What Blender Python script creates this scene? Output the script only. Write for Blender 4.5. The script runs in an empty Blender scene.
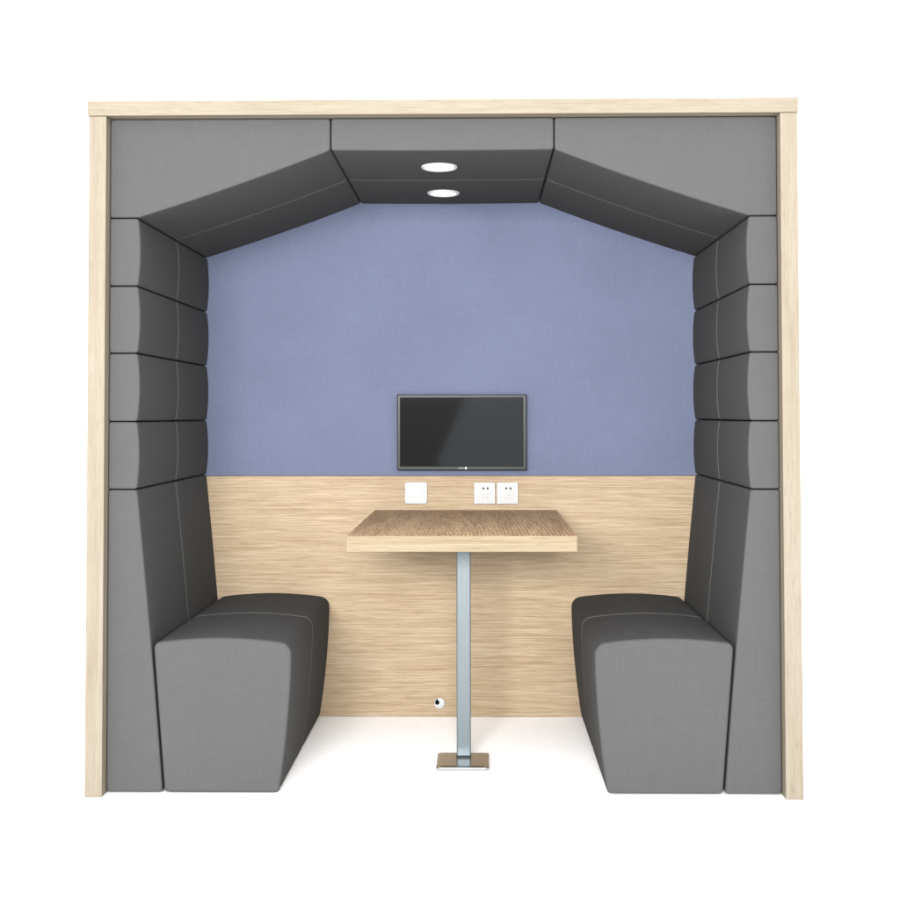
import bpy, bmesh, math
from mathutils import Vector, Matrix

C = bpy.context.scene.collection
S = bpy.context.scene

# ---------------------------------------------------------------- camera
cam_d = bpy.data.cameras.new("camera")
cam = bpy.data.objects.new("camera", cam_d)
C.objects.link(cam)
S.camera = cam
F_PX, CX, CY = 1242.67, 460.56, 379.71          # fitted on the 900 px photograph
cam_d.sensor_width = 36.0
cam_d.lens = F_PX / 900 * 36.0
cam_d.shift_x = -(CX - 450) / 900
cam_d.shift_y = (CY - 450) / 900
cam_d.clip_start = 0.05
cam_d.clip_end = 500
R = Matrix(((0.99987595, -0.01564514, 0.0018187),
            (0.0156906, 0.99947155, -0.02846811),
            (-0.00137235, 0.02849311, 0.99959305)))
right, fwd, up = R.col[0], R.col[1], R.col[2]
M = Matrix.Identity(4)
for i in range(3):
    M[i][0], M[i][1], M[i][2] = right[i], up[i], -fwd[i]
M[0][3], M[1][3], M[2][3] = 0.11998, -3.91862, 1.19807
cam.matrix_world = M

# ---------------------------------------------------------------- world, lamps, exposure
world = bpy.data.worlds.new("World")
S.world = world
world.use_nodes = True
bg = world.node_tree.nodes["Background"]
bg.inputs[0].default_value = (1.0, 1.0, 1.0, 1)
bg.inputs[1].default_value = 3.2

def area(name, loc, target, sx, sy, radiance, col=(1, 1, 1), roll=0.0):
    l = bpy.data.lights.new(name, 'AREA')
    l.shape = 'RECTANGLE'
    l.size, l.size_y = sx, sy
    l.energy = radiance * sx * sy * math.pi
    l.color = col
    o = bpy.data.objects.new(name, l)
    C.objects.link(o)
    o.location = loc
    d = Vector(target) - Vector(loc)
    o.rotation_euler = (d.to_track_quat('-Z', 'Y').to_matrix() @ Matrix.Rotation(roll, 3, 'Z')).to_euler()
    return o

area("softbox_key", (-0.65, -7.2, 2.08), (0, 0.5, 1.0), 2.8, 1.1, 135.0)
area("added_reflection_fill", (0.84, -6.6, 1.13), (0.84, 0.6, 1.13), 1.8, 1.7, 7.0, col=(0.93, 0.97, 1.0), roll=math.radians(-23))  # added lamp out of view; its tilted edge makes the screen's diagonal reflection

vs = S.view_settings
vs.view_transform = 'Standard'
vs.look = 'None'
vs.exposure = 0.0
vs.gamma = 1.0

# ---------------------------------------------------------------- materials
def new_mat(name):
    m = bpy.data.materials.new(name)
    m.use_nodes = True
    nt = m.node_tree
    b = nt.nodes["Principled BSDF"]
    return m, nt, b

def node(nt, typ, **kw):
    n = nt.nodes.new(typ)
    for k, v in kw.items():
        if k in n.inputs.keys():
            n.inputs[k].default_value = v
        else:
            setattr(n, k, v)
    return n

def noise(nt, scale_vec, scale=1.0, detail=3.0, rough=0.5, dist=0.0, src=None, loc=(0, 0, 0), rot=(0, 0, 0)):
    if src is None:
        tc = nt.nodes.new('ShaderNodeTexCoord')
        src = tc.outputs['Object']
    mp = nt.nodes.new('ShaderNodeMapping')
    mp.inputs['Scale'].default_value = scale_vec
    mp.inputs['Location'].default_value = loc
    mp.inputs['Rotation'].default_value = rot
    nt.links.new(src, mp.inputs['Vector'])
    n = nt.nodes.new('ShaderNodeTexNoise')
    n.inputs['Scale'].default_value = scale
    n.inputs['Detail'].default_value = detail
    n.inputs['Roughness'].default_value = rough
    n.inputs['Distortion'].default_value = dist
    nt.links.new(mp.outputs[0], n.inputs['Vector'])
    return n.outputs['Fac']

def math_n(nt, op, a, b=None):
    n = nt.nodes.new('ShaderNodeMath')
    n.operation = op
    for i, v in enumerate((a, b)):
        if v is None:
            continue
        if isinstance(v, (int, float)):
            n.inputs[i].default_value = v
        else:
            nt.links.new(v, n.inputs[i])
    return n.outputs[0]

def ramp(nt, fac, stops):
    r = nt.nodes.new('ShaderNodeValToRGB')
    els = r.color_ramp.elements
    while len(els) < len(stops):
        els.new(0.5)
    for e, (p, c) in zip(els, stops):
        e.position = p
        e.color = (*c, 1)
    nt.links.new(fac, r.inputs[0])
    return r.outputs[0]

def mixc(nt, fac, a, b, blend='MIX'):
    n = nt.nodes.new('ShaderNodeMix')
    n.data_type = 'RGBA'
    n.blend_type = blend
    if isinstance(fac, (int, float)):
        n.inputs[0].default_value = fac
    else:
        nt.links.new(fac, n.inputs[0])
    for i, v in ((6, a), (7, b)):
        if isinstance(v, tuple):
            n.inputs[i].default_value = (*v, 1)
        else:
            nt.links.new(v, n.inputs[i])
    return n.outputs[2]

def fabric(name, col, amp=0.075, mottle=0.12, bump=0.12):
    m, nt, b = new_mat(name)
    h = noise(nt, (14, 14, 330), detail=2, rough=0.6)
    v = noise(nt, (330, 330, 14), detail=2, rough=0.6)
    fine = noise(nt, (500, 500, 500), detail=1)
    big = noise(nt, (3, 3, 3), detail=3)
    s = math_n(nt, 'ADD', h, v)
    s = math_n(nt, 'ADD', math_n(nt, 'MULTIPLY', s, 0.4), math_n(nt, 'MULTIPLY', fine, 0.2))
    if mottle:
        s = math_n(nt, 'ADD', math_n(nt, 'MULTIPLY', s, 1 - mottle), math_n(nt, 'MULTIPLY', big, mottle))
    lo = tuple(c * (1 - amp) for c in col)
    hi = tuple(c * (1 + amp) for c in col)
    c = ramp(nt, s, [(0.36, lo), (0.64, hi)])
    nt.links.new(c, b.inputs['Base Color'])
    b.inputs['Roughness'].default_value = 0.92
    b.inputs['Specular IOR Level'].default_value = 0.05
    b.inputs['Sheen Weight'].default_value = 0.0
    b.inputs['Sheen Roughness'].default_value = 0.5
    bp = nt.nodes.new('ShaderNodeBump')
    bp.inputs['Strength'].default_value = bump
    bp.inputs['Distance'].default_value = 0.001
    nt.links.new(s, bp.inputs['Height'])
    nt.links.new(bp.outputs[0], b.inputs['Normal'])
    return m

def oak(name, light, mid, dark, axis='x', joint=None, streak=1.0, figure=0.0, rough=0.6, fine_w=0.55, pore=0.5, pale=0.0):
    """oak veneer; axis = grain direction."""
    m, nt, b = new_mat(name)
    tc = nt.nodes.new('ShaderNodeTexCoord')
    src = tc.outputs['Object']
    if joint is not None:                       # veneer leaves change along x at the joints
        sp = nt.nodes.new('ShaderNodeSeparateXYZ')
        nt.links.new(src, sp.inputs[0])
        leaf = math_n(nt, 'FLOOR', math_n(nt, 'DIVIDE', math_n(nt, 'SUBTRACT', sp.outputs[0], joint), 3.0))
        off = nt.nodes.new('ShaderNodeCombineXYZ')
        nt.links.new(math_n(nt, 'MULTIPLY', leaf, 3.7), off.inputs[0])
        nt.links.new(math_n(nt, 'MULTIPLY', leaf, 1.31), off.inputs[2])
        ad = nt.nodes.new('ShaderNodeVectorMath')
        nt.links.new(src, ad.inputs[0])
        nt.links.new(off.outputs[0], ad.inputs[1])
        src = ad.outputs[0]
    def sc(a, c):
        return {'x': (a, c, c), 'z': (c, c, a), 'y': (c * 0.6, a, c)}[axis]
    coarse = noise(nt, sc(1.6, 26), detail=5, rough=0.6, dist=0.5, src=src)
    fine = noise(nt, sc(4.0, 290), detail=4, rough=0.75, dist=0.15, src=src)
    pores = noise(nt, sc(14, 420), detail=2, rough=0.6, src=src, loc=(3, 1, 2))
    fac = math_n(nt, 'ADD', math_n(nt, 'MULTIPLY', coarse, 1 - fine_w), math_n(nt, 'MULTIPLY', fine, fine_w))
    if figure:
        # cathedral figure: growth rings cut at a shallow angle
        mp = nt.nodes.new('ShaderNodeMapping')
        mp.inputs['Scale'].default_value = (7.0, 1.1, 7.0)
        mp.inputs['Rotation'].default_value = (0, 0, 0.22)
        nt.links.new(src, mp.inputs['Vector'])
        w = nt.nodes.new('ShaderNodeTexWave')
        w.wave_type = 'RINGS'
        w.rings_direction = 'Z'
        w.inputs['Scale'].default_value = 3.6
        w.inputs['Distortion'].default_value = 5.5
        w.inputs['Detail'].default_value = 3
        w.inputs['Detail Scale'].default_value = 3.2
        nt.links.new(mp.outputs[0], w.inputs['Vector'])
        fac = math_n(nt, 'ADD', math_n(nt, 'MULTIPLY', fac, 1 - figure), math_n(nt, 'MULTIPLY', w.outputs['Fac'], figure))
    w0 = 0.115 / streak
    c = ramp(nt, fac, [(0.5 - w0, dark), (0.5, mid), (0.5 + w0, light)])
    pf = ramp(nt, pores, [(0.34, (1, 1, 1)), (0.43, (0, 0, 0))])
    c = mixc(nt, math_n(nt, 'MULTIPLY', pf, pore), c, tuple(x * 0.72 for x in dark))
    if pale:                                    # thin pale rays between the pores
        rays = noise(nt, sc(5.0, 340), detail=2, rough=0.6, src=src, loc=(7, 5, 9))
        rf_ = ramp(nt, rays, [(0.55, (0, 0, 0)), (0.64, (1, 1, 1))])
        c = mixc(nt, math_n(nt, 'MULTIPLY', rf_, pale), c, tuple(min(1, x * 1.22) for x in light))
    nt.links.new(c, b.inputs['Base Color'])
    b.inputs['Roughness'].default_value = rough
    b.inputs['Specular IOR Level'].default_value = 0.12
    bp = nt.nodes.new('ShaderNodeBump')
    bp.inputs['Strength'].default_value = 0.12
    bp.inputs['Distance'].default_value = 0.0008
    nt.links.new(fine, bp.inputs['Height'])
    nt.links.new(bp.outputs[0], b.inputs['Normal'])
    return m

def plain(name, col, rough=0.5, metal=0.0, spec=0.5, emit=0.0):
    m, nt, b = new_mat(name)
    v = noise(nt, (60, 60, 60), detail=3)
    c = ramp(nt, v, [(0.3, tuple(x * 0.96 for x in col)), (0.7, tuple(min(1, x * 1.03) for x in col))])
    nt.links.new(c, b.inputs['Base Color'])
    b.inputs['Roughness'].default_value = rough
    b.inputs['Metallic'].default_value = metal
    b.inputs['Specular IOR Level'].default_value = spec
    if emit:
        b.inputs['Emission Color'].default_value = (1, 1, 1, 1)
        b.inputs['Emission Strength'].default_value = emit
    return m

GREY = fabric('charcoal_weave', (0.0468, 0.0468, 0.0465))
PIPING = fabric('grey_piping', (0.074, 0.074, 0.071), amp=0.05)
BLUE = fabric('blue_felt', (0.081, 0.091, 0.136), amp=0.12, mottle=0.25, bump=0.10)
OAK_WALL = oak('oak_wall_veneer', (0.270, 0.211, 0.147), (0.225, 0.168, 0.108), (0.178, 0.124, 0.070), 'x', fine_w=0.85, pore=0.45, pale=0.6)
OAK_EDGE_V = oak('oak_edge_upright', (0.161, 0.140, 0.112), (0.144, 0.124, 0.095), (0.120, 0.096, 0.067), 'z', streak=0.8)
OAK_EDGE_H = oak('oak_edge_across', (0.161, 0.140, 0.110), (0.144, 0.124, 0.094), (0.120, 0.096, 0.066), 'x', streak=0.8)
OAK_TOP = oak('oak_table_top', (0.352, 0.245, 0.152), (0.272, 0.179, 0.106), (0.186, 0.118, 0.065), 'y', figure=0.16, rough=0.75, fine_w=0.5)
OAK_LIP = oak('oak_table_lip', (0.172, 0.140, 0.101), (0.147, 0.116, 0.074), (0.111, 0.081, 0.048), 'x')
WHITE = plain('white_plastic', (0.29, 0.29, 0.289), 0.35)
WHITE_FACE = plain('white_plastic_face', (0.245, 0.245, 0.243), 0.4, spec=0.3)
SLOT = plain('black_slot', (0.004, 0.004, 0.004), 0.9, spec=0.0)
FAINT = plain('grey_slot', (0.20, 0.19, 0.18), 0.6)
FLOOR = plain('white_floor', (0.91, 0.91, 0.91), 0.9, spec=0.1)
BEZEL = plain('dark_bezel', (0.020, 0.021, 0.020), 0.25, metal=0.0, spec=0.07)
GLASS = plain('screen_glass', (0.004, 0.0042, 0.0045), 0.05, spec=0.062)
LOGO = plain('logo_silver', (0.5, 0.5, 0.5), 0.4)
TRIM = plain('lamp_trim', (0.42, 0.42, 0.42), 0.4)
LAMP = plain('lamp_diffuser', (0.8, 0.8, 0.8), 0.5, emit=1.1)
STEEL, _nt, _b = new_mat('brushed_steel')
_f = noise(_nt, (300, 300, 6), detail=3)
_nt.links.new(ramp(_nt, _f, [(0.3, (0.055, 0.069, 0.074)), (0.7, (0.069, 0.085, 0.091))]), _b.inputs['Base Color'])
_b.inputs['Metallic'].default_value = 0.3
_b.inputs['Roughness'].default_value = 0.45
STEEL_PLATE = plain('polished_plate', (0.40, 0.42, 0.43), 0.16, metal=1.0)
BACKING = plain('dark_lining', (0.02, 0.02, 0.02), 0.9)

# ---------------------------------------------------------------- object helpers
def link(name, bm, mat, parent=None, smooth=False, recalc=True):
    me = bpy.data.meshes.new(name)
    if recalc:
        bmesh.ops.recalc_face_normals(bm, faces=bm.faces)
    bm.to_mesh(me)
    bm.free()
    for m_ in (mat if isinstance(mat, (list, tuple)) else [mat]):
        me.materials.append(m_)
    if smooth:
        for p in me.polygons:
            p.use_smooth = True
    o = bpy.data.objects.new(name, me)
    C.objects.link(o)
    if parent is not None:
        o.parent = parent
        o.matrix_parent_inverse = Matrix.Translation(parent.location).inverted() if parent.parent is None else Matrix.Identity(4)
    return o

def thing(name, loc, label, cat, group=None):
    o = bpy.data.objects.new(name, None)
    o.empty_display_size = 0.1
    C.objects.link(o)
    o.location = loc
    o['label'] = label
    o['category'] = cat
    if group:
        o['group'] = group
    return o

def box_bm(bm, x0, x1, y0, y1, z0, z1, bev=0.0, seg=2):
    t = bmesh.new()
    bmesh.ops.create_cube(t, size=1.0)
    for v in t.verts:
        v.co = Vector(((x0 + x1) / 2 + v.co.x * (x1 - x0), (y0 + y1) / 2 + v.co.y * (y1 - y0), (z0 + z1) / 2 + v.co.z * (z1 - z0)))
    if bev:
        bmesh.ops.bevel(t, geom=list(t.edges), offset=bev, segments=seg, affect='EDGES', profile=0.5)
    me = bpy.data.meshes.new('tmp')
    t.to_mesh(me)
    t.free()
    bm.from_mesh(me)
    bpy.data.meshes.remove(me)
    return bm

def box(name, x0, x1, y0, y1, z0, z1, mat, parent=None, bev=0.0015):
    return link(name, box_bm(bmesh.new(), x0, x1, y0, y1, z0, z1, bev), mat, parent)

def round_poly(pts, radii, bulges, seg=6, sub=14):
    """closed profile in (x, z), counter-clockwise; returns dense points, with the edge index of each."""
    n = len(pts)
    pts = [Vector(p) for p in pts]
    out, eid = [], []
    for i in range(n):
        p, a, c = pts[i], pts[i - 1], pts[(i + 1) % n]
        u, w = (a - p).normalized(), (c - p).normalized()
        ang = u.angle(w)
        r = radii[i]
        t = r / math.tan(ang / 2)
        p1, p2 = p + u * t, p + w * t
        cen = p + (u + w).normalized() * (r / math.sin(ang / 2))
        a1 = math.atan2(p1.y - cen.y, p1.x - cen.x)
        a2 = math.atan2(p2.y - cen.y, p2.x - cen.x)
        d = (a2 - a1 + math.pi) % (2 * math.pi) - math.pi
        for k in range(seg + 1):
            th = a1 + d * k / seg
            out.append(cen + Vector((math.cos(th), math.sin(th))) * r)
            eid.append(('c', i))
        # edge from p2 to the next corner's p1
        q = pts[(i + 1) % n]
        u2, w2 = (p - q).normalized(), (pts[(i + 2) % n] - q).normalized()
        t2 = radii[(i + 1) % n] / math.tan(u2.angle(w2) / 2)
        e = q + u2 * t2
        nrm = Vector(((e - p2).y, -(e - p2).x)).normalized()
        for k in range(1, sub):
            s = k / sub
            out.append(p2.lerp(e, s) + nrm * bulges[i] * (1 - (2 * s - 1) ** 2))
            eid.append(('e', i))
    if bulges and any(bulges):
        # let corners follow neighbouring bulge a little: one smoothing pass
        o2 = [((out[i - 1] + out[(i + 1) % len(out)]) * 0.25 + out[i] * 0.5) for i in range(len(out))]
        out = o2
    return out, eid

def normals2(prof):
    n = len(prof)
    r = []
    for i in range(n):
        d = prof[(i + 1) % n] - prof[i - 1]
        r.append(Vector((d.y, -d.x)).normalized())
    return r

def cushion(name, pts, y0, y1, parent, rf=0.006, corner=0.009, bulges=None, seam=None, seam_edges=(), radii=None, mat=None, face_bulge=0.0):
    """upholstered block: profile in (x,z) drawn along y with a rolled front edge and a sunk seam."""
    n = len(pts)
    bulges = bulges or [0.0] * n
    prof, eid = round_poly(pts, radii or [corner] * n, bulges)
    nr = normals2(prof)
    ys = []
    K = 6
    for k in range(K + 1):
        th = math.pi / 2 * k / K
        ys.append((y0 + rf * (1 - math.sin(th)), rf * (1 - math.cos(th))))
    ys = [(y0 + rf * (1 - math.sin(math.pi / 2 * (1 - k / K))), rf * (1 - math.cos(math.pi / 2 * (1 - k / K)))) for k in range(K + 1)]
    mids = []
    yy = y0 + rf + 0.02
    while yy < y1 - 0.02:
        mids.append(yy)
        yy += 0.04
    if seam:
        mids = [m_ for m_ in mids if abs(m_ - seam) > 0.03]
        mids += [seam + d for d in (-0.028, -0.018, -0.010, -0.006, -0.003, 0, 0.003, 0.006, 0.010, 0.018, 0.028)]
        mids.sort()
    for m_ in mids:
        ins = 0.0
        if seam:
            ins = 0.0035 * math.exp(-abs(m_ - seam) / 0.008)
        ys.append((m_, ins))
    for k in range(K + 1):
        th = math.pi / 2 * k / K
        ys.append((y1 - rf * (1 - math.sin(math.pi / 2 * (1 - k / K))) if False else y1 - rf + rf * math.sin(th), rf * (1 - math.cos(th))))
    bm = bmesh.new()
    rings = []
    for y, ins in ys:
        rings.append([bm.verts.new((p.x - q.x * ins, y, p.y - q.y * ins)) for p, q in zip(prof, nr)])
    L_ = len(prof)
    for a, b in zip(rings, rings[1:]):
        for i in range(L_):
            j = (i + 1) % L_
            bm.faces.new((a[i], b[i], b[j], a[j]))
    # front and rear caps
    cen = sum((p for p in prof), Vector((0, 0))) / L_
    bm.faces.new(rings[0])
    bm.faces.new(rings[-1])
    o = link(name, bm, mat or GREY, parent, smooth=True)
    for p_ in o.data.polygons:                  # the big end faces stay flat
        if len(p_.vertices) > 4:
            p_.use_smooth = False
    if seam and seam_edges:
        path = []
        es = set(seam_edges)
        for t_, k_ in seam_edges:
            if t_ == 'e':
                es |= {('c', k_), ('c', (k_ + 1) % n)}
        idx = [i for i, e in enumerate(eid) if e in es]
        # keep order round the loop, starting after the largest gap
        best = max(range(len(idx)), key=lambda k: (idx[k] - idx[k - 1]) % L_)
        idx = idx[best:] + idx[:best]
        path = [Vector((prof[i].x - nr[i].x * 0.0026, seam, prof[i].y - nr[i].y * 0.0026)) for i in idx]
        link('seam_piping', tube_bm(path, 0.0016), PIPING, o, smooth=True)
    return o

def tube_bm(path, r, sides=8):
    bm = bmesh.new()
    rings = []
    for i, p in enumerate(path):
        d = (path[min(i + 1, len(path) - 1)] - path[max(i - 1, 0)]).normalized()
        a = Vector((0, 1, 0))
        b = d.cross(a).normalized()
        rings.append([bm.verts.new(p + (a * math.cos(t) + b * math.sin(t)) * r) for t in [2 * math.pi * k / sides for k in range(sides)]])
    for a, b in zip(rings, rings[1:]):
        for k in range(sides):
            bm.faces.new((a[k], b[k], b[(k + 1) % sides], a[(k + 1) % sides]))
    bm.faces.new(rings[0])
    bm.faces.new(rings[-1])
    return bm

def lathe_bm(profile, axis_pt, n=64, direction='z'):
    """profile: list of (radius, height)."""
    bm = bmesh.new()
    rings = []
    for r, h in profile:
        ring = []
        for k in range(n):
            t = 2 * math.pi * k / n
            if direction == 'z':
                c = Vector((r * math.cos(t), r * math.sin(t), h))
            else:
                c = Vector((r * math.cos(t), h, r * math.sin(t)))
            ring.append(bm.verts.new(c + Vector(axis_pt)))
        rings.append(ring)
    for a, b in zip(rings, rings[1:]):
        for k in range(n):
            bm.faces.new((a[k], a[(k + 1) % n], b[(k + 1) % n], b[k]))
    bm.faces.new(rings[0])
    bm.faces.new(rings[-1])
    return bm

# ---------------------------------------------------------------- measures (metres)
H, D, WI, WO = 2.1525, 1.0529, 1.0699, 1.1250
YC = 0.041
XC, ZC, XS, ZS = 0.3585, 2.0485, 0.9760, 1.8326
ROWS = [1.8326, 1.6137, 1.3977, 1.1791, 0.9621]
ZW = 0.9551

# ---------------------------------------------------------------- floor
bm = bmesh.new()
bmesh.ops.create_grid(bm, x_segments=2, y_segments=2, size=60)
fl = link('floor', bm, FLOOR)
fl.location.z = -0.001
fl['kind'] = 'structure'

# ---------------------------------------------------------------- booth shell
booth = thing('meeting_booth', (0, D / 2, 0), 'open fronted meeting booth with pale oak frame, charcoal padding and blue rear wall', 'booth')
for s in (-1, 1):
    a, b_ = sorted((s * WI, s * WO))
    box('side_panel', a, b_, 0, D + 0.045, 0, H, OAK_EDGE_V, booth)
box('roof_panel', -1.1300, 1.1272, -0.003, D + 0.05, H + 0.0012, H + 0.0485, OAK_EDGE_H, booth)
box('wood_wall_panel', -WI + 0.001, WI - 0.001, D, D + 0.03, 0, ZW, OAK_WALL, booth, bev=0.001)
box('felt_wall_panel', -WI + 0.001, WI - 0.001, D + 0.001, D + 0.03, ZW + 0.0015, H - 0.001, BLUE, booth, bev=0.001)
box('rear_lining', -WI + 0.001, WI - 0.001, D + 0.032, D + 0.043, 0, H - 0.001, BACKING, booth, bev=0)

SE = 0.5555
g = 0.0017
YB = D - 0.001
# roof cushions
cushion('ceiling_cushion', [(-XC + g, ZC), (XC - g, ZC), (XC - g, H - 0.001), (-XC + g, H - 0.001)], YC, YB, booth,
        bulges=[0.002, 0, 0, 0], seam=SE, seam_edges=(('e', 0),))
for s in (-1, 1):
    pts = [(-WI + 0.0015, ZS + g), (-XS, ZS + g), (-XC - g, ZC), (-XC - g, H - 0.001), (-WI + 0.0015, H - 0.001)]
    bl = [0, 0.006, 0, 0, 0]
    rad = [0.009, 0.012, 0.012, 0.009, 0.009]
    if s == 1:
        pts = [(-x, z) for x, z in pts][::-1]
        n = len(pts)
        bl = [0, 0, 0.006, 0, 0]
        rad = rad[::-1]
    ed = ('e', 1) if s == -1 else ('e', 2)
    cushion('sloped_ceiling_cushion', pts, YC, YB, booth, radii=rad, bulges=bl, seam=SE, seam_edges=(ed,))
# wall cushions in four rows each side
for s in (-1, 1):
    for i in range(4):
        z1, z0 = ROWS[i] - g, ROWS[i + 1] + g
        pts = [(-WI + 0.0015, z0), (-XS, z0), (-XS, z1), (-WI + 0.0015, z1)]
        bl = [0, 0.0065, 0, 0]
        k = 1
        if s == 1:
            pts = [(-x, z) for x, z in pts][::-1]
            # order: (W,z1),(XS,z1),(XS,z0),(W,z0)
            bl = [0, 0.0065, 0, 0]
        cushion('wall_cushion', pts, YC, YB, booth, bulges=bl, seam=SE, seam_edges=(('e', 1),))
# backrests
for s in (-1, 1):
    pts = [(-WI + 0.0015, 0.004), (-0.8895, 0.004), (-XS, ROWS[4] - g), (-WI + 0.0015, ROWS[4] - g)]
    if s == 1:
        pts = [(-x, z) for x, z in pts][::-1]
    cushion('backrest', pts, YC, YB, booth, bulges=[0, 0.003, 0, 0], seam=SE, seam_edges=(('e', 1),))

# ---------------------------------------------------------------- bench seats
for s, lab in ((-1, 'charcoal upholstered bench block left of the table, against the left backrest'),
               (1, 'charcoal upholstered bench block right of the table, against the right backrest')):
    root = thing('bench_seat', (s * 0.7, D / 2, 0), lab, 'bench', 'two facing bench seats inside the booth')
    pts = [(-0.8830, 0.003), (-0.5190, 0.003), (-0.4770, 0.478), (-0.9215, 0.478)]
    rad = [0.013, 0.014, 0.040, 0.022]
    bl = [0, 0.007, 0.013, 0]
    ed = [('e', 1), ('c', 2), ('e', 2)]
    if s == 1:
        pts = [(-x, z) for x, z in pts][::-1]     # (.9215,.478),(.477,.478),(.519,0),(.883,0)
        rad = rad[::-1]
        bl = [0.013, 0.007, 0, 0]
        ed = [('e', 0), ('c', 1), ('e', 1)]
    cushion('seat_block', pts, YC, YB - 0.001, root, radii=rad, bulges=bl, rf=0.010, seam=SE, seam_edges=tuple(ed))

# ---------------------------------------------------------------- table
TC, TW = 0.0612, 0.3622
tb = thing('table', (TC, 0.43, 0), 'oak topped table on a single flat steel post between the two benches', 'table')
bm = box_bm(bmesh.new(), TC - TW, TC + TW, -0.0187, D - 0.001, 0.7702, 0.8199, 0.0025)
bm.faces.ensure_lookup_table()
bmesh.ops.recalc_face_normals(bm, faces=bm.faces)
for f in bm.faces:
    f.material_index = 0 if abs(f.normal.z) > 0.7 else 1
link('tabletop', bm, [OAK_TOP, OAK_LIP], tb, recalc=False)
box('post', 0.0370, 0.0860, 0.420, 0.455, 0.0165, 0.7695, STEEL, tb, bev=0.004)
bm = bmesh.new()
def rr(hx, hy, r, z, cx=TC - 0.002, cy=0.397, n=8):
    o = []
    for sx, sy, a0 in ((1, 1, 0), (-1, 1, 90), (-1, -1, 180), (1, -1, 270)):
        for k in range(n + 1):
            t = math.radians(a0 + 90 * k / n)
            o.append(Vector((cx + sx * (hx - r) + r * math.cos(t), cy + sy * (hy - r) + r * math.sin(t), z)))
    return o
rings = [[bm.verts.new(v) for v in rr(*a)] for a in ((0.090, 0.096, 0.016, 0.0), (0.090, 0.096, 0.016, 0.0085), (0.0885, 0.0945, 0.0145, 0.0105), (0.074, 0.080, 0.008, 0.0135))]
for a, b_ in zip(rings, rings[1:]):
    for k in range(len(a)):
        bm.faces.new((a[k], a[(k + 1) % len(a)], b_[(k + 1) % len(a)], b_[k]))
bm.faces.new(rings[0])
bm.faces.new(rings[-1])
link('base_plate', bm, STEEL_PLATE, tb)
box('post_foot_band', 0.0355, 0.0875, 0.4185, 0.4565, 0.0136, 0.0163, BEZEL, tb, bev=0.0008)  # thin dark band between the post foot and the base plate

# ---------------------------------------------------------------- monitor
mx0, mx1, mz0, mz1, my = -0.2098, 0.3047, 0.9796, 1.2800, 1.0129
mon = thing('monitor', ((mx0 + mx1) / 2, D, mz0), 'black flat screen monitor mounted on the blue wall above the table', 'monitor')
bm = bmesh.new()
t_, b0, r_ = 0.0135, 0.0165, 0.0135
outer = [(mx0, mz0), (mx1, mz0), (mx1, mz1), (mx0, mz1)]
inner = [(mx0 + r_, mz0 + b0), (mx1 - r_ - 0.002, mz0 + b0), (mx1 - r_ - 0.002, mz1 - t_), (mx0 + r_, mz1 - t_)]
def ins(q, d):
    cxm, czm = (mx0 + mx1) / 2, (mz0 + mz1) / 2
    return [(x + (d if x < cxm else -d), z + (d if z < czm else -d)) for x, z in q]
loops = [(outer, D - 0.004), (outer, my + 0.004), (ins(outer, 0.002), my + 0.0006), (ins(outer, 0.004), my), (ins(inner, -0.002), my), (inner, my + 0.003), (inner, my + 0.006)]
vr = [[bm.verts.new((x, y, z)) for x, z in q] for q, y in loops]
for a, b_ in zip(vr, vr[1:]):
    for k in range(4):
        bm.faces.new((a[k], a[(k + 1) % 4], b_[(k + 1) % 4], b_[k]))
bm.faces.new(vr[0])
link('bezel', bm, BEZEL, mon)
bm = bmesh.new()
vv = [bm.verts.new((x, y, z)) for y in (my + 0.0035, my + 0.012) for x, z in ins(inner, 0.0003)]
bm.faces.new(vv[:4]); bm.faces.new(vv[4:])
for k in range(4):
    bm.faces.new((vv[k], vv[(k + 1) % 4], vv[4 + (k + 1) % 4], vv[4 + k]))
link('screen', bm, GLASS, mon)
lg = bmesh.new()
for k, w in enumerate((0.0045, 0.0035, 0.0045, 0.004)):
    x = 0.034 + k * 0.0058
    box_bm(lg, x, x + w, my - 0.0006, my + 0.0004, 0.9865, 0.9895)
link('maker_mark', lg, plain('mark_grey', (0.12, 0.12, 0.12), 0.4), mon)
link('power_light', lathe_bm([(0.0042, 0.0005), (0.0042, -0.0008), (0.003, -0.0014)], (0.0632, my, 0.9880), 24, 'y'), LOGO, mon)
box('wall_bracket', 0.0, 0.095, D - 0.0045, D + 0.0005, 1.08, 1.18, BEZEL, mon)

# ---------------------------------------------------------------- switch, sockets, outlet
def plate_bm(x0, x1, z0, z1, y0, y1, r, bev):
    bm = bmesh.new()
    def loop(d, y):
        o = []
        for cx, cz, a0 in ((x1 - r, z1 - r, 0), (x0 + r, z1 - r, 90), (x0 + r, z0 + r, 180), (x1 - r, z0 + r, 270)):
            for k in range(6):
                t = math.radians(a0 + 90 * k / 5)
                o.append(bm.verts.new((cx + (r - d) * math.cos(t), y, cz + (r - d) * math.sin(t))))
        return o
    L3 = [loop(0, y1), loop(0, y0 + bev), loop(bev * 0.3, y0 + bev * 0.3), loop(bev, y0)]
    for a, b in zip(L3, L3[1:]):
        for k in range(len(a)):
            bm.faces.new((a[k], a[(k + 1) % len(a)], b[(k + 1) % len(a)], b[k]))
    bm.faces.new(L3[0]); bm.faces.new(L3[-1])
    return bm

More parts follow.
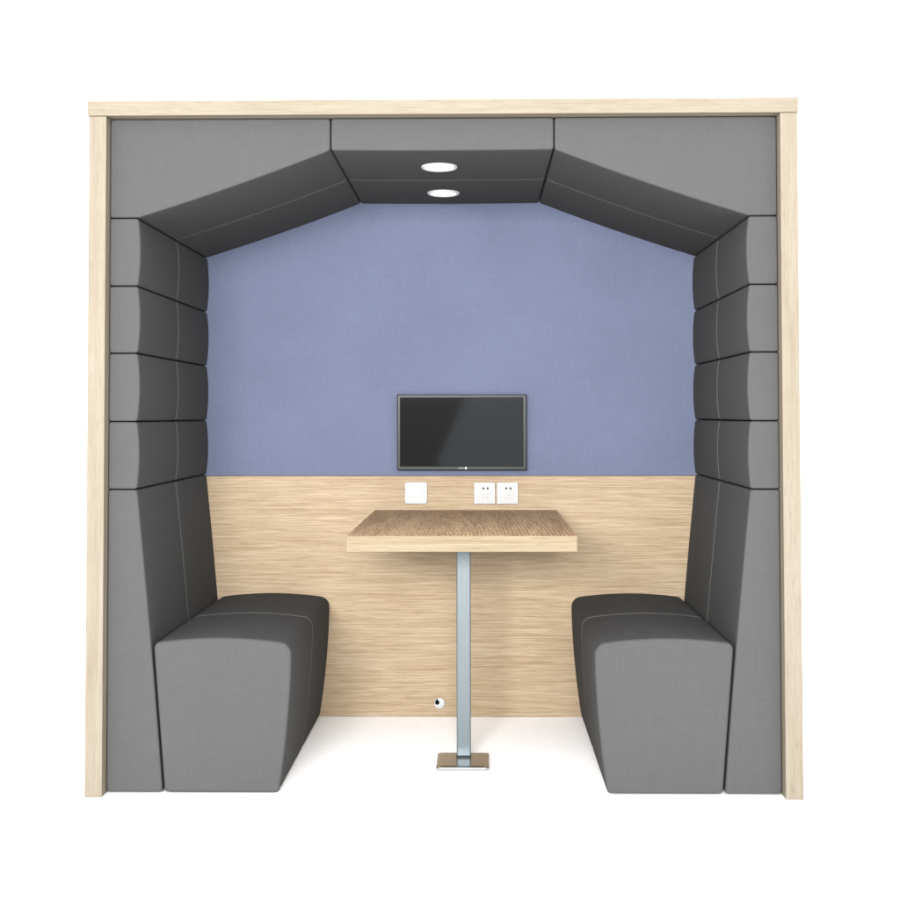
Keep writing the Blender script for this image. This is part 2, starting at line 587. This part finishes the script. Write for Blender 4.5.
sw = thing('light_switch', (-0.1363, D, 0.888), 'white square wall switch with rounded corners, alone left of the sockets', 'switch')
link('plate', plate_bm(-0.1812, -0.0914, 0.8449, 0.9309, D - 0.009, D - 0.0005, 0.010, 0.003), WHITE, sw)
link('rocker', plate_bm(-0.1700, -0.1026, 0.8700, 0.9190, D - 0.0115, D - 0.0085, 0.003, 0.0012), WHITE_FACE, sw)
for x in (-0.1545, -0.1205):
    link('indicator', plate_bm(x - 0.008, x + 0.008, 0.8600, 0.8640, D - 0.0095, D - 0.0085, 0.0015, 0.0003), WHITE_FACE, sw)

def socket(x0, x1, lab):
    z0, z1 = 0.8445, 0.9290
    xc, zc = (x0 + x1) / 2, (z0 + z1) / 2
    t = thing('wall_socket', (xc, D, zc), lab, 'socket', 'pair of white wall sockets')
    link('plate', plate_bm(x0, x1, z0, z1, D - 0.0085, D - 0.0005, 0.0035, 0.002), WHITE, t)
    link('socket_face', plate_bm(x0 + 0.012, x1 - 0.008, z0 + 0.004, z1 - 0.006, D - 0.0098, D - 0.008, 0.002, 0.0008), WHITE_FACE, t)
    for dx in (-0.0085, 0.0085):
        link('pin_hole', plate_bm(xc + 0.004 + dx - 0.0032, xc + 0.004 + dx + 0.0032, zc + 0.0155, zc + 0.0235, D - 0.0101, D - 0.0096, 0.0012, 0.0001), SLOT, t)
    for dx, dz, w in ((0, -0.004, 0.0014), (-0.0078, -0.018, 0.0022), (0.0078, -0.018, 0.0022)):
        link('earth_hole', plate_bm(xc + 0.004 + dx - w, xc + 0.004 + dx + w, zc + dz - 0.003, zc + dz + 0.003, D - 0.0101, D - 0.0096, 0.001, 0.0001), FAINT, t)
socket(0.0955, 0.1792, 'white square wall socket beside the switch, left one of the adjoining pair')
socket(0.1862, 0.2704, 'white square wall socket, right one of the adjoining pair and farthest from switch')

gr = thing('cable_outlet', (-0.0435, D, 0.0539), 'small round white cable outlet with black hole, low on the oak wall', 'outlet')
link('cap', lathe_bm([(0.0215, -0.0005), (0.0215, -0.004), (0.0195, -0.0062), (0.012, -0.0075), (0.0, -0.0078)][:4], (-0.0435, D, 0.0539), 40, 'y'), WHITE, gr, smooth=False)
bm = bmesh.new()
front, back = [], []
for k in range(28):
    t = 2 * math.pi * k / 28
    r = 0.0088
    x, z = r * math.cos(t), r * math.sin(t)
    if z > 0:
        z *= 1.0 + 0.55 * max(0, 1 - abs(x) / 0.006)
    front.append(bm.verts.new((-0.0520 + x, D - 0.0088, 0.0585 + z)))
    back.append(bm.verts.new((-0.0520 + x, D - 0.0060, 0.0585 + z)))
bm.faces.new(front); bm.faces.new(back)
for k in range(28):
    bm.faces.new((front[k], front[(k + 1) % 28], back[(k + 1) % 28], back[k]))
link('hole', bm, SLOT, gr)

# ---------------------------------------------------------------- ceiling lights
for x, y, r, lab in ((-0.0180, 0.300, 0.0615, 'round white recessed ceiling light nearer the front of the booth'),
                     (-0.0180, 0.797, 0.0615, 'round white recessed ceiling light nearer the blue rear wall')):
    zc = ZC - 0.0018
    t = thing('ceiling_light', (x, y, zc), lab, 'ceiling light', 'round lights in the booth ceiling')
    link('trim_ring', lathe_bm([(r, 0.004), (r, -0.003), (r - 0.002, -0.006), (r - 0.007, -0.0075), (r - 0.010, -0.005), (r - 0.010, 0.003)], (x, y, zc)), TRIM, t)
    link('diffuser', lathe_bm([(r - 0.0125, 0.002), (r - 0.0125, -0.0045), (r - 0.020, -0.0065)], (x, y, zc)), LAMP, t)
